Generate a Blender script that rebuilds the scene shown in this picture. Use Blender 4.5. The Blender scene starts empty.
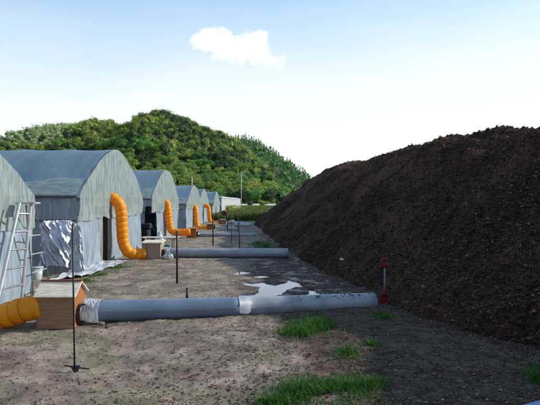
import bpy, math, random
import numpy as np
from mathutils import Vector, Matrix
random.seed(7); RNG = np.random.default_rng(11)
S = bpy.context.scene; COL = S.collection
R = math.radians; PI = math.pi

# ---------------------------------------------------------------- camera, sky, sun, exposure
H = 1.6                                   # eye height
cam = bpy.data.cameras.new('camera'); camo = bpy.data.objects.new('camera', cam); COL.objects.link(camo)
cam.sensor_width = 36; cam.lens = 36; cam.clip_start = .05; cam.clip_end = 6000
camo.location = (0, 0, H); camo.rotation_euler = (R(90 - .16), 0, 0)
S.camera = camo
SUN_EL, SUN_AZ = 27.0, 74.0               # azimuth clockwise from +Y (view direction)
sd = Vector((math.sin(R(SUN_AZ)) * math.cos(R(SUN_EL)), math.cos(R(SUN_AZ)) * math.cos(R(SUN_EL)), math.sin(R(SUN_EL))))
sl = bpy.data.lights.new('sun', 'SUN'); sl.energy = 4.2; sl.angle = R(.6); sl.color = (1, .94, .84)
so = bpy.data.objects.new('sun', sl); COL.objects.link(so); so.rotation_euler = sd.to_track_quat('Z', 'Y').to_euler()
S.view_settings.view_transform = 'Standard'; S.view_settings.look = 'None'; S.view_settings.gamma = 1
S.view_settings.exposure = .35

W = bpy.data.worlds.new('World'); S.world = W; W.use_nodes = True
nt = W.node_tree; nt.nodes.clear()
def N(t, kind, **kw):
    n = t.nodes.new(kind)
    for k, v in kw.items():
        if k in n.inputs: n.inputs[k].default_value = v
        else: setattr(n, k, v)
    return n
def mth(t, op, a, b=None, clamp=False):
    n = t.nodes.new('ShaderNodeMath'); n.operation = op; n.use_clamp = clamp
    for i, v in enumerate((a, b)):
        if v is None: continue
        if isinstance(v, (int, float)): n.inputs[i].default_value = v
        else: t.links.new(v, n.inputs[i])
    return n.outputs[0]
def maprange(t, v, a, b, c, d, smooth=True):
    n = t.nodes.new('ShaderNodeMapRange'); n.interpolation_type = 'SMOOTHSTEP' if smooth else 'LINEAR'
    t.links.new(v, n.inputs[0])
    for i, x in enumerate((a, b, c, d)): n.inputs[i + 1].default_value = x
    return n.outputs[0]
L = nt.links.new
sky = N(nt, 'ShaderNodeTexSky', sky_type='NISHITA', sun_disc=False, sun_elevation=R(SUN_EL), sun_rotation=R(SUN_AZ), air_density=1.0, dust_density=.6, ozone_density=1.6)
tc = N(nt, 'ShaderNodeTexCoord'); sep = N(nt, 'ShaderNodeSeparateXYZ'); L(tc.outputs['Generated'], sep.inputs[0])
sx, sy, sz = sep.outputs
nz = N(nt, 'ShaderNodeTexNoise', Scale=2.2, Detail=5, Roughness=.5)
mp = N(nt, 'ShaderNodeMapping'); mp.inputs['Scale'].default_value = (1, 1, 4); L(tc.outputs['Generated'], mp.inputs[0]); L(mp.outputs[0], nz.inputs['Vector'])
elev = mth(nt, 'ADD', sz, mth(nt, 'MULTIPLY', mth(nt, 'SUBTRACT', nz.outputs[0], .5), -.16))
elev = mth(nt, 'SUBTRACT', elev, mth(nt, 'MULTIPLY', sx, .05))
haze = maprange(nt, elev, .50, .04, .30, 1)
# one small cumulus: puffs on the direction sphere
ay = mth(nt, 'MAXIMUM', sy, .01)
az = mth(nt, 'DIVIDE', sx, ay); ez = mth(nt, 'DIVIDE', sz, ay)
fr = mth(nt, 'GREATER_THAN', sy, .05)
nz2 = N(nt, 'ShaderNodeTexNoise', Scale=26, Detail=8, Roughness=.62); L(tc.outputs['Generated'], nz2.inputs['Vector'])
wob = mth(nt, 'MULTIPLY', mth(nt, 'SUBTRACT', nz2.outputs[0], .42), 2.2)
cl = None
nzw = N(nt, 'ShaderNodeTexNoise', Scale=9, Detail=3); L(tc.outputs['Generated'], nzw.inputs['Vector'])
sw_ = N(nt, 'ShaderNodeSeparateColor'); L(nzw.outputs['Color'], sw_.inputs[0])
azw = mth(nt, 'ADD', az, mth(nt, 'MULTIPLY', mth(nt, 'SUBTRACT', sw_.outputs[0], .5), .09)); ezw = mth(nt, 'ADD', ez, mth(nt, 'MULTIPLY', mth(nt, 'SUBTRACT', sw_.outputs[1], .5), .06))
for (px, py, rx, ry) in ((205, 44, 27, 20), (228, 52, 38, 20), (252, 49, 28, 22), (261, 60, 32, 17), (238, 57, 44, 17)):
    u = mth(nt, 'DIVIDE', mth(nt, 'SUBTRACT', azw, (px - 270) / 540), rx / 540)
    v = mth(nt, 'DIVIDE', mth(nt, 'SUBTRACT', ezw, (201 - py) / 540), ry / 540)
    q = mth(nt, 'SUBTRACT', 1.0, mth(nt, 'ADD', mth(nt, 'MULTIPLY', u, u), mth(nt, 'MULTIPLY', v, v)))
    q = mth(nt, 'MAXIMUM', q, -1.5)
    cl = q if cl is None else mth(nt, 'SMOOTH_MAX', cl, q)
for n_ in nt.nodes:
    if n_.type == 'MATH' and n_.operation == 'SMOOTH_MAX': n_.inputs[2].default_value = .3
cl = mth(nt, 'MULTIPLY', maprange(nt, mth(nt, 'ADD', cl, mth(nt, 'MULTIPLY', mth(nt, 'SUBTRACT', nz2.outputs[0], .5), 2.6)), -.35, .85, 0, 1), fr)
fac = mth(nt, 'MAXIMUM', haze, cl)
b1 = N(nt, 'ShaderNodeBackground', Strength=.15); L(sky.outputs[0], b1.inputs[0])
b2 = N(nt, 'ShaderNodeBackground', Strength=.86)
cm = N(nt, 'ShaderNodeMix', data_type='RGBA'); L(mth(nt, 'MAXIMUM', maprange(nt, haze, .2, .85, 0, 1), cl), cm.inputs[0]); cm.inputs[6].default_value = (.42, .80, 1.15, 1); cm.inputs[7].default_value = (.93, .98, 1, 1); L(cm.outputs[2], b2.inputs[0])
mx = N(nt, 'ShaderNodeMixShader'); L(fac, mx.inputs[0]); L(b1.outputs[0], mx.inputs[1]); L(b2.outputs[0], mx.inputs[2])
wo = N(nt, 'ShaderNodeOutputWorld'); L(mx.outputs[0], wo.inputs[0])

# ---------------------------------------------------------------- helpers
def at(x, y, D):                          # a direction of the photograph at depth D -> a point of the place
    return Vector(((x - 270) / 540 * D, D, H + (201 - y) / 540 * D))
def gnd(x, y):
    D = H * 540 / (y - 201); return Vector(((x - 270) / 540 * D, D, 0))
def _h(ix, iy, s):
    v = np.sin(ix * 127.1 + iy * 311.7 + s * 74.7) * 43758.5453
    return v - np.floor(v)
def vnoise(x, y, s=0):
    ix = np.floor(x); iy = np.floor(y); fx = x - ix; fy = y - iy
    fx = fx * fx * (3 - 2 * fx); fy = fy * fy * (3 - 2 * fy)
    a = _h(ix, iy, s); b = _h(ix + 1, iy, s); c = _h(ix, iy + 1, s); d = _h(ix + 1, iy + 1, s)
    return (a + (b - a) * fx) * (1 - fy) + (c + (d - c) * fx) * fy - .5
def fbm(x, y, o=4, s=0, g=.5):
    t = 0; a = 1
    for i in range(o):
        t = t + a * vnoise(x, y, s + i); x = x * 2.03 + 5.1; y = y * 2.03 + 1.7; a *= g
    return t
def mesh_from(name, V, F, mats, smooth=False, mi=None):
    me = bpy.data.meshes.new(name); V = np.asarray(V, np.float32); 
    if isinstance(F, np.ndarray):
        n, k = F.shape
        me.vertices.add(len(V)); me.vertices.foreach_set('co', V.ravel())
        me.loops.add(n * k); me.loops.foreach_set('vertex_index', F.astype(np.int32).ravel())
        me.polygons.add(n); me.polygons.foreach_set('loop_start', np.arange(0, n * k, k, dtype=np.int32))
        me.update(calc_edges=True)
    else:
        me.from_pydata([tuple(v) for v in V], [], F)
    for m in (mats if isinstance(mats, (list, tuple)) else [mats]): me.materials.append(m)
    if mi is not None: me.polygons.foreach_set('material_index', np.asarray(mi, np.int32))
    me.polygons.foreach_set('use_smooth', np.full(len(me.polygons), bool(smooth)))
    me.validate(); me.update(); return me
def link(name, me, parent=None, loc=None):
    o = bpy.data.objects.new(name, me); COL.objects.link(o)
    if parent is not None: o.parent = parent
    if loc is not None: o.location = loc
    return o
def tag(o, label=None, cat=None, group=None, kind=None):
    for k, v in (('label', label), ('category', cat), ('group', group), ('kind', kind)):
        if v: o[k] = v
    return o
def thing(name, label, cat, loc=(0, 0, 0), group=None, rz=0):
    o = link(name, None, None, loc); o.rotation_euler = (0, 0, rz); o.empty_display_size = .1
    return tag(o, label, cat, group)
class MB:
    def __init__(s): s.v = []; s.f = []
    def add(s, V, F):
        n = len(s.v); s.v += [tuple(v) for v in V]; s.f += [tuple(i + n for i in f) for f in F]; return s
    def box(s, c, d, rot=None, bev=0):
        x, y, z = (k / 2 for k in d); b = min(bev, x * .9, y * .9, z * .9)
        V = []; 
        if b <= 0:
            V = [(i * x, j * y, k * z) for i in (-1, 1) for j in (-1, 1) for k in (-1, 1)]
            F = [(0, 1, 3, 2), (4, 6, 7, 5), (0, 4, 5, 1), (2, 3, 7, 6), (0, 2, 6, 4), (1, 5, 7, 3)]
        else:                              # chamfered box
            idx = {}
            for i in (-1, 1):
                for j in (-1, 1):
                    for k in (-1, 1):
                        for a in range(3):
                            p = [i * (x - b), j * (y - b), k * (z - b)]; p[a] = (i, j, k)[a] * (x, y, z)[a]
                            idx[(i, j, k, a)] = len(V); V.append(tuple(p))
            F = []
            def q(*ks): F.append(tuple(idx[k] for k in ks))
            for sgn in (-1, 1):
                q((sgn, -1, -1, 0), (sgn, 1, -1, 0), (sgn, 1, 1, 0), (sgn, -1, 1, 0))
                q((-1, sgn, -1, 1), (1, sgn, -1, 1), (1, sgn, 1, 1), (-1, sgn, 1, 1))
                q((-1, -1, sgn, 2), (1, -1, sgn, 2), (1, 1, sgn, 2), (-1, 1, sgn, 2))
                for t in (-1, 1):
                    q((sgn, t, -1, 0), (sgn, t, 1, 0), (sgn, t, 1, 1), (sgn, t, -1, 1))
                    q((sgn, -1, t, 0), (sgn, 1, t, 0), (sgn, 1, t, 2), (sgn, -1, t, 2))
                    q((-1, sgn, t, 1), (1, sgn, t, 1), (1, sgn, t, 2), (-1, sgn, t, 2))
                    for w in (-1, 1): q((sgn, t, w, 0), (sgn, t, w, 1), (sgn, t, w, 2))
        if rot is not None: V = [rot @ Vector(v) for v in V]
        return s.add([Vector(v) + Vector(c) for v in V], F)
    def tube(s, pts, r, n=8, cap=True):
        pts = [Vector(p) for p in pts]; rr = r if isinstance(r, (list, tuple)) else [r] * len(pts)
        V = []; F = []; up = Vector((0, 0, 1)); m = len(pts)
        t0 = (pts[1] - pts[0]).normalized(); a = t0.cross(up if abs(t0.z) < .9 else Vector((0, 1, 0))).normalized()
        for i, p in enumerate(pts):
            t = (pts[min(i + 1, m - 1)] - pts[max(i - 1, 0)]).normalized()
            a = (a - t * a.dot(t)).normalized(); b = t.cross(a)
            for k in range(n):
                w = 2 * PI * k / n; V.append(p + (a * math.cos(w) + b * math.sin(w)) * rr[i])
        for i in range(m - 1):
            for k in range(n):
                k2 = (k + 1) % n; F.append((i * n + k, i * n + k2, (i + 1) * n + k2, (i + 1) * n + k))
        if cap: F += [tuple(range(n))[::-1], tuple(range((m - 1) * n, m * n))]
        return s.add(V, F)
    def mesh(s, name, m, smooth=False): return mesh_from(name, s.v, s.f, m, smooth)
    def build(s, name, m, parent=None, smooth=False, loc=None): return link(name, s.mesh(name, m, smooth), parent, loc)
def grid(fn, nu, nv, name, m, parent=None, smooth=True, keep=None, thick=0):
    u, v = np.meshgrid(np.linspace(0, 1, nu), np.linspace(0, 1, nv), indexing='ij')
    X, Y, Z = fn(u, v); V = np.stack([X, Y, Z], -1).reshape(-1, 3)
    i, j = np.meshgrid(np.arange(nu - 1), np.arange(nv - 1), indexing='ij'); a = (i * nv + j)
    F = np.stack([a, a + nv, a + nv + 1, a + 1], -1)
    if keep is not None: F = F[keep(u[:-1, :-1], v[:-1, :-1])]
    o = link(name, mesh_from(name, V, F.reshape(-1, 4), m, smooth), parent)
    if thick:
        md = o.modifiers.new('t', 'SOLIDIFY'); md.thickness = thick; md.offset = 0
    return o
def spline(pts, n=12):
    P = [Vector(p) for p in pts]; P = [P[0] * 2 - P[1]] + P + [P[-1] * 2 - P[-2]]; out = []
    for i in range(1, len(P) - 2):
        for k in range(n):
            t = k / n; a, b, c, d = P[i - 1:i + 3]
            out.append(.5 * ((2 * b) + (c - a) * t + (2 * a - 5 * b + 4 * c - d) * t * t + (3 * b - a - 3 * c + d) * t ** 3))
    out.append(P[-2]); return out
def copy_tree(o, parent=None):
    c = o.copy(); COL.objects.link(c); c.parent = parent
    for ch in list(o.children): copy_tree(ch, c)
    return c

# ---------------------------------------------------------------- materials
def mat(name, c, rough=.7, metal=0, spec=.3, nscale=None, ndark=.6, bump=0, bscale=60, c2=None, trans=0, alpha=0, island=0, objrand=0, coord='Object', stretch=None, detail=4):
    m = bpy.data.materials.new(name); m.use_nodes = True; t = m.node_tree; p = t.nodes['Principled BSDF']; out = t.nodes['Material Output']
    p.inputs['Roughness'].default_value = rough; p.inputs['Metallic'].default_value = metal; p.inputs['Specular IOR Level'].default_value = spec
    base = (*c, 1); p.inputs['Base Color'].default_value = base; lk = t.links.new
    tcn = N(t, 'ShaderNodeTexCoord'); src = tcn.outputs['Object']
    if coord == 'World': g = N(t, 'ShaderNodeNewGeometry'); src = g.outputs['Position']
    if stretch: mm = N(t, 'ShaderNodeMapping'); mm.inputs['Scale'].default_value = stretch; lk(src, mm.inputs[0]); src = mm.outputs[0]
    colout = None
    if nscale:
        n = N(t, 'ShaderNodeTexNoise', Scale=nscale, Detail=detail, Roughness=.6); lk(src, n.inputs['Vector'])
        f = maprange(t, n.outputs[0], .32, .68, 0, 1)
        mxc = N(t, 'ShaderNodeMix', data_type='RGBA'); lk(f, mxc.inputs[0])
        mxc.inputs[6].default_value = (*(c2 or tuple(k * ndark for k in c)), 1); mxc.inputs[7].default_value = base; colout = mxc.outputs[2]
    if island or objrand:
        if island: r = N(t, 'ShaderNodeNewGeometry').outputs['Random Per Island']; k = island
        else: r = N(t, 'ShaderNodeObjectInfo').outputs['Random']; k = objrand
        hs = N(t, 'ShaderNodeHueSaturation'); lk(maprange(t, r, 0, 1, 1 - k, 1 + k, False), hs.inputs['Value'])
        if island and objrand:
            r2 = N(t, 'ShaderNodeObjectInfo').outputs['Random']; lk(maprange(t, r2, 0, 1, .5 - objrand * .08, .5 + objrand * .05, False), hs.inputs['Hue'])
        if colout: lk(colout, hs.inputs['Color'])
        else: hs.inputs['Color'].default_value = base
        colout = hs.outputs[0]
    if colout: lk(colout, p.inputs['Base Color'])
    if bump:
        n2 = N(t, 'ShaderNodeTexNoise', Scale=bscale, Detail=5, Roughness=.65); lk(src, n2.inputs['Vector'])
        bb = N(t, 'ShaderNodeBump', Strength=bump, Distance=.02); lk(n2.outputs[0], bb.inputs['Height']); lk(bb.outputs[0], p.inputs['Normal'])
    sh = p.outputs[0]
    if trans:
        tr = N(t, 'ShaderNodeBsdfTranslucent'); tr.inputs[0].default_value = base
        if colout: lk(colout, tr.inputs[0])
        mm = N(t, 'ShaderNodeMixShader'); mm.inputs[0].default_value = trans; lk(sh, mm.inputs[1]); lk(tr.outputs[0], mm.inputs[2]); sh = mm.outputs[0]
    if alpha:
        tp = N(t, 'ShaderNodeBsdfTransparent'); mm = N(t, 'ShaderNodeMixShader'); mm.inputs[0].default_value = alpha; lk(sh, mm.inputs[1]); lk(tp.outputs[0], mm.inputs[2]); sh = mm.outputs[0]
    lk(sh, out.inputs[0]); return m
M = dict(
    roof=mat('blue_grey_film', (.22, .31, .39), .40, spec=.5, nscale=1.2, c2=(.14, .22, .31), trans=.35, alpha=.13, stretch=(2.0, .5, .5), detail=8, bump=.25, bscale=5),
    net=mat('pale_netting', (.52, .60, .55), .8, nscale=4, c2=(.26, .34, .34), trans=.45, alpha=.24, stretch=(1, 3, .7), detail=10, bump=.3, bscale=30),
    curtain=mat('milky_plastic', (.56, .65, .73), .35, spec=.5, nscale=3, c2=(.32, .42, .52), trans=.4, alpha=.16, stretch=(1, 4, .4), bump=.4, bscale=7),
    side=mat('grey_film', (.34, .40, .44), .5, spec=.4, nscale=4, c2=(.2, .25, .27), trans=.35, alpha=.2, stretch=(4, 1, .4), bump=.3, bscale=6),
    hoopm=mat('weathered_hoop', (.16, .21, .26), .6),
    steel=mat('galvanised_steel', (.32, .33, .34), .45, metal=.7, nscale=8),
    darksteel=mat('dark_steel', (.035, .035, .04), .5, metal=.3, nscale=10),
    alu=mat('dull_aluminium', (.46, .47, .48), .4, metal=.4, nscale=9, ndark=.75),
    silver=mat('silver_sheeting', (.86, .87, .93), .25, metal=.35, spec=.7, nscale=3, ndark=.8),
    white=mat('white_plastic_film', (.62, .66, .70), .35, spec=.5, nscale=6, ndark=.7, trans=.25),
    black=mat('black_net_and_doorway_shade', (.012, .014, .022), .8, nscale=9),
    dark=mat('dark_interior', (.02, .03, .03), .9, nscale=2),
    orange=mat('orange_duct_cloth', (.97, .45, .012), .45, spec=.4, nscale=5, c2=(.88, .33, .008), trans=.38),
    wire=mat('duct_wire_band', (.45, .14, .01), .6),
    ply=mat('weathered_plywood', (.33, .18, .105), .75, nscale=5, c2=(.23, .12, .07), stretch=(1, 1, 5), bump=.3),
    ply2=mat('grey_plywood', (.36, .27, .21), .75, nscale=5, c2=(.26, .18, .14), stretch=(5, 1, 1), bump=.3),
    plyo=mat('orange_brown_board', (.34, .13, .04), .75, nscale=5, c2=(.24, .09, .03)),
    lid=mat('pale_board', (.74, .67, .57), .65, nscale=6, c2=(.5, .43, .35), stretch=(1, 5, 5), bump=.15),
    trim=mat('red_brown_trim', (.28, .07, .03), .6, nscale=8),
    post=mat('pale_timber', (.42, .34, .28), .8, nscale=8, c2=(.28, .22, .18), stretch=(4, 4, .5), bump=.3),
    pipe=mat('grey_pvc', (.14, .185, .26), .36, spec=.5, nscale=2.2, c2=(.105, .14, .205), bump=.05, bscale=30, coord='World'),
    pipe2=mat('silvery_pvc', (.27, .295, .34), .34, spec=.5, nscale=4, c2=(.19, .205, .24), coord='World', bump=.06),
    coupling=mat('coupling_pvc', (.27, .31, .37), .5, nscale=9, coord='World'),
    rust=mat('brown_mud_smear', (.13, .06, .035), .9, nscale=20),
    red=mat('red_enamel', (.20, .007, .010), .45, nscale=12, ndark=.6),
    darkred=mat('dull_dark_red', (.16, .015, .03), .6, nscale=12),
    green=mat('green_plastic', (.06, .26, .20), .5, nscale=9),
    blue=mat('pale_blue_sheet', (.23, .34, .62), .5, nscale=4, ndark=.8),
    concrete=mat('pale_concrete', (.6, .57, .5), .85, nscale=.5, ndark=.8),
    asphalt=mat('asphalt', (.11, .11, .11), .9, nscale=2),
    bark=mat('bark', (.07, .05, .035), .9, nscale=4),
    leaf_a=mat('foliage_mid', (.19, .33, .07), .6, nscale=.035, c2=(.12, .24, .055), coord='World', island=.45, objrand=.5, trans=.42),
    leaf_b=mat('foliage_yellow', (.33, .42, .10), .6, nscale=.04, c2=(.21, .32, .07), coord='World', island=.4, objrand=.5, trans=.42),
    leaf_c=mat('foliage_dark', (.04, .095, .032), .6, nscale=.05, c2=(.04, .085, .03), coord='World', island=.45, objrand=.5, trans=.38),
    leaf_far=mat('foliage_pale_far', (.34, .42, .18), .7, nscale=.03, c2=(.23, .31, .13), coord='World', island=.4, trans=.3),
    leaf_blue=mat('foliage_conifer', (.11, .23, .075), .7, nscale=.03, c2=(.07, .155, .055), coord='World', island=.4, trans=.2),
    hill=mat('wooded_soil', (.03, .05, .015), .95, nscale=.05, coord='World'),
    grass=mat('fresh_grass', (.045, .13, .016), .55, island=.5, trans=.35),
    grass_dry=mat('rough_meadow_grass', (.13, .16, .04), .7, nscale=.12, c2=(.07, .11, .022), coord='World', island=.5, trans=.3),
    weed=mat('grey_green_weed', (.10, .13, .05), .7, island=.5, trans=.3),
    fib_a=mat('bark_fibre_dark', (.027, .015, .011), .9, island=.6),
    fib_b=mat('bark_fibre_brown', (.125, .064, .042), .9, island=.6),
    fib_c=mat('straw_bit', (.17, .11, .075), .85, island=.5),
    fib_d=mat('wood_chip_pale', (.34, .27, .20), .8, island=.5),
    stone=mat('pebble', (.15, .125, .115), .85, island=.5),
    brick=mat('brown_stone', (.22, .15, .11), .9, nscale=9),
)
# ---------------------------------------------------------------- ground (one sheet) with carved puddles
P1 = [(243,281),(252,283),(262,282),(275,285),(285,283),(288,279.5),(296,282),(301,286),(290,288),(283,290),(281,294),(268,296),(245,297.5),(242,295),(256,293),(262,291),(258,286.5),(246,284.5)]
P2 = [(288,299.5),(300,296),(308,293),(312,289.5),(319,295.5),(311,298),(300,300.5)]
P3 = [(236,272.5),(244,271),(251,271.5),(248,273.5),(238,274.5)]
P4 = [(262,300.3),(275,299),(284,300),(276,302),(264,303)]
P5 = [(252,275.5),(262,275),(270,276.3),(262,277.5)]
PUD = [[tuple(gnd(*p))[:2] for p in P] for P in (P1, P2, P3, P4, P5)]
def sdist(X, Y, poly):                    # signed distance, positive inside
    d = np.full(X.shape, 1e9); ins = np.zeros(X.shape, bool); n = len(poly)
    for i in range(n):
        x0, y0 = poly[i]; x1, y1 = poly[(i + 1) % n]; ex, ey = x1 - x0, y1 - y0
        t = np.clip(((X - x0) * ex + (Y - y0) * ey) / (ex * ex + ey * ey), 0, 1)
        d = np.minimum(d, np.hypot(X - x0 - t * ex, Y - y0 - t * ey))
        c = ((y0 > Y) != (y1 > Y)); xi = x0 + (Y - y0) * ex / (ey if ey != 0 else 1e-9); ins ^= (c & (X < xi))
    return np.where(ins, d, -d)
def ground_z(X, Y):
    near = np.clip((60 - np.hypot(X, Y)) / 40, 0, 1)
    z = .05 * fbm(X * .7, Y * .7, 3, 3) + near * (.022 * fbm(X * 4, Y * 4, 4, 9, .6) + .012 * fbm(X * 17, Y * 17, 2, 21, .7))
    b = sdist(X, Y, [(-1.3, 8.2), (1.3, 8.2), (1.5, 13), (-1.6, 13)])
    k = np.clip(b / .6 + 1, 0, 1); z = z * (1 - k) + k * (.004 + .25 * np.maximum(z, 0) + .006 * np.abs(fbm(X * 12, Y * 12, 2, 30)))
    pd = np.full(X.shape, -9.0)
    for P in PUD: pd = np.maximum(pd, sdist(X, Y, P))
    pd = pd + .10 * fbm(X * 6, Y * 3, 4, 50, .6) + .02
    return z - .04 * np.clip((pd + .035) / .045, 0, 1) * (pd > -1)
def grow(a, step, end, g):
    o = [a]
    while abs(o[-1]) < abs(end): o.append(o[-1] + step); step *= g
    return o
xs = np.array(grow(-4.5, -.05, -2600, 1.09)[::-1] + list(np.arange(-4.46, 3.6, .035)) + grow(3.6, .05, 2600, 1.09))
ys = np.array(grow(3.4, -.1, -400, 1.25)[::-1] + list(np.arange(3.43, 13.0, .03)) + grow(13.0, .04, 3500, 1.03))
XX, YY = np.meshgrid(xs, ys, indexing='ij'); ZZ = ground_z(XX, YY)
nv = len(ys); ii, jj = np.meshgrid(np.arange(len(xs) - 1), np.arange(nv - 1), indexing='ij'); aa = ii * nv + jj
GF = np.stack([aa, aa + nv, aa + nv + 1, aa + 1], -1).reshape(-1, 4)
gm = bpy.data.materials.new('dry_soil'); gm.use_nodes = True; t = gm.node_tree; lk = t.links.new; p = t.nodes['Principled BSDF']
g = N(t, 'ShaderNodeNewGeometry'); pos = g.outputs['Position']; sp = N(t, 'ShaderNodeSeparateXYZ'); lk(pos, sp.inputs[0])
def nse(s, d=5, r=.6, off=0):
    n = N(t, 'ShaderNodeTexNoise', Scale=s, Detail=d, Roughness=r); m_ = N(t, 'ShaderNodeMapping'); m_.inputs['Location'].default_value = (off, off, 0); lk(pos, m_.inputs[0]); lk(m_.outputs[0], n.inputs['Vector']); return n.outputs[0]
def mixc(f, a, b):
    n = N(t, 'ShaderNodeMix', data_type='RGBA'); lk(f, n.inputs[0])
    for i, c in ((6, a), (7, b)):
        if isinstance(c, tuple): n.inputs[i].default_value = (*c, 1)
        else: lk(c, n.inputs[i])
    return n.outputs[2]
c = mixc(maprange(t, nse(1.6), .38, .62, 0, 1), (.335, .27, .215), (.19, .152, .125))
c = mixc(maprange(t, nse(2.6, 7, .78, 12), .47, .60, 0, .85), c, (.115, .082, .068))
c = mixc(maprange(t, nse(38, 4, .7), .45, .75, 0, .85), c, (.12, .085, .068))
c = mixc(maprange(t, nse(90, 3, .7, 4), .56, .72, 0, .7), c, (.42, .36, .31))
gf = mth(t, 'MULTIPLY', maprange(t, nse(1.1, 5, .65, 7), .48, .62, 0, .65), maprange(t, nse(26, 3, .6, 2), .4, .6, .2, 1))
c = mixc(gf, c, (.115, .135, .06))
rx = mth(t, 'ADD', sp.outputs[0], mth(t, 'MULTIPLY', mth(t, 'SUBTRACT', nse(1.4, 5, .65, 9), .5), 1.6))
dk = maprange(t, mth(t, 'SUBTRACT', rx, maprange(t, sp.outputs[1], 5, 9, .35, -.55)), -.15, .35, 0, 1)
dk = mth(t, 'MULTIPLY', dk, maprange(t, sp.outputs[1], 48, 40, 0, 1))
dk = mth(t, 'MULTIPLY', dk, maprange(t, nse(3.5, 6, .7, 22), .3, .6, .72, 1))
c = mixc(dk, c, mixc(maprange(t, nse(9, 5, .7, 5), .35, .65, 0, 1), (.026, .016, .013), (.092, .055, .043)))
far = maprange(t, mth(t, 'ADD', sp.outputs[1], mth(t, 'MULTIPLY', nse(.25, 4), 14)), 44, 56, 0, 1)
c = mixc(far, c, mixc(maprange(t, nse(.12, 5), .4, .6, 0, 1), (.09, .13, .03), (.19, .19, .06)))
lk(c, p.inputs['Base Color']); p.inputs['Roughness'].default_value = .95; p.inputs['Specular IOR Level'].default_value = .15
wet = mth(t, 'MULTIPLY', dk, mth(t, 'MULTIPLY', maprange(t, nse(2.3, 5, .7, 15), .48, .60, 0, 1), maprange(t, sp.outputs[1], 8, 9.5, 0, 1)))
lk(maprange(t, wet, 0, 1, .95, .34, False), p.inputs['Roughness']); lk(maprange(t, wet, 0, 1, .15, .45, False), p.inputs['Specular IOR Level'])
bn = N(t, 'ShaderNodeBump', Strength=.6, Distance=.012); lk(nse(70, 6, .7, 3), bn.inputs['Height']); lk(bn.outputs[0], p.inputs['Normal'])
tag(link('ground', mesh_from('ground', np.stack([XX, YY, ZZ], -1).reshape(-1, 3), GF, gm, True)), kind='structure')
wm = bpy.data.materials.new('sky_tinted_water'); wm.use_nodes = True; p = wm.node_tree.nodes['Principled BSDF']
p.inputs['Base Color'].default_value = (.04, .10, .22, 1); p.inputs['Roughness'].default_value = .03; p.inputs['IOR'].default_value = 1.33; p.inputs['Specular IOR Level'].default_value = .8  # blue of the reflected sky is painted into the base colour
n_ = N(wm.node_tree, 'ShaderNodeTexNoise', Scale=6, Detail=2); b_ = N(wm.node_tree, 'ShaderNodeBump', Strength=.05, Distance=.01); wm.node_tree.links.new(n_.outputs[0], b_.inputs['Height']); wm.node_tree.links.new(b_.outputs[0], p.inputs['Normal'])
tag(link('puddle_water', mesh_from('puddle_water', [(-1.15, 8.3, -.014), (1.25, 8.3, -.014), (1.4, 12.8, -.014), (-1.35, 12.8, -.014)], [(0, 1, 2, 3)], wm)), kind='structure')

# ---------------------------------------------------------------- hills
def hill(name, X0, X1, Y0, Yr, Y1, sil, amp, seed, seg=(220, 120)):
    sx_ = np.array([s[0] for s in sil], float); sy_ = np.array([s[1] for s in sil], float)
    def hz(X, Y):
        col = 270 + X / Yr * 540
        top = np.interp(col, sx_, H + (201 - sy_) / 540 * Yr)
        f = np.where(Y < Yr, (Y - Y0) / (Yr - Y0), (Y1 - Y) / (Y1 - Yr)); f = np.clip(f, 0, 1)
        f = np.sin(f * PI / 2) ** 1.1
        return top * f - 1.5 + amp * fbm(X * .02, Y * .02, 4, seed) * f * (1 - f) * 4
    X, Y = np.meshgrid(np.linspace(X0, X1, seg[0]), np.linspace(Y0 - 8, Y1, seg[1]), indexing='ij'); Z = hz(X, Y)
    n = seg[1]; i, j = np.meshgrid(np.arange(seg[0] - 1), np.arange(n - 1), indexing='ij'); a = i * n + j
    F = np.stack([a, a + n, a + n + 1, a + 1], -1).reshape(-1, 4)
    tag(link(name, mesh_from(name, np.stack([X, Y, Z], -1).reshape(-1, 3), F, M['hill'], True)), kind='structure')
    return hz
TR = 3.0                                   # crowns stand this much above the terrain
def low(s, D): return [(x, y + TR * 540 / D) for x, y in s]
silA = [(-400, 170), (-60, 150), (20, 146), (60, 143), (80, 138), (92, 132), (102, 127.5), (110, 124), (120, 121.5), (140, 118), (152, 114), (160, 112), (172, 115), (185, 118.5), (200, 126), (212, 131), (225, 135), (237, 142), (250, 152), (262, 165), (275, 180), (290, 196), (300, 201)]
def fit(sil, Y0, Yr, Y1, X0, X1, seed, amp):
    # bend the ridge line until its outline, seen over the nearer slopes, has the photograph's height
    tgt = np.array(low(sil, Yr), float); cur = tgt.copy(); ys_ = np.linspace(Y0, Yr * 1.1, 60)
    gx0 = np.arange(tgt[0, 0], tgt[-1, 0] + 1, 5.0); tgt = np.stack([gx0, np.interp(gx0, tgt[:, 0], tgt[:, 1])], -1); cur = tgt.copy()
    for it in range(20):
        Xg = (tgt[:, :1] - 270) / 540 * ys_[None]; col = 270 + Xg / Yr * 540; top = np.interp(col, cur[:, 0], H + (201 - cur[:, 1]) / 540 * Yr)
        f = np.clip(np.where(ys_ < Yr, (ys_ - Y0) / (Yr - Y0), (Y1 - ys_) / (Y1 - Yr)), 0, 1); f = np.sin(f * PI / 2) ** 1.1
        z = top * f[None] - 1.5 + amp * fbm(Xg * .02, ys_[None] * .02 + 0 * Xg, 4, seed) * (f * (1 - f))[None] * 4
        row = (201 - (z - H) / ys_[None] * 540).min(1); e = tgt[:, 1] - row; e = np.convolve(np.pad(e, 3, 'edge'), np.ones(7) / 7, 'valid'); cur[:, 1] = np.clip(cur[:, 1] + .4 * e, tgt[:, 1] - 3, tgt[:, 1] + 22)
    return cur.tolist()
hzA = hill('wooded_hill', -330, 30, 195, 360, 600, fit(silA, 195, 360, 600, 0, 0, 5, 9), 9, 5)
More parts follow.
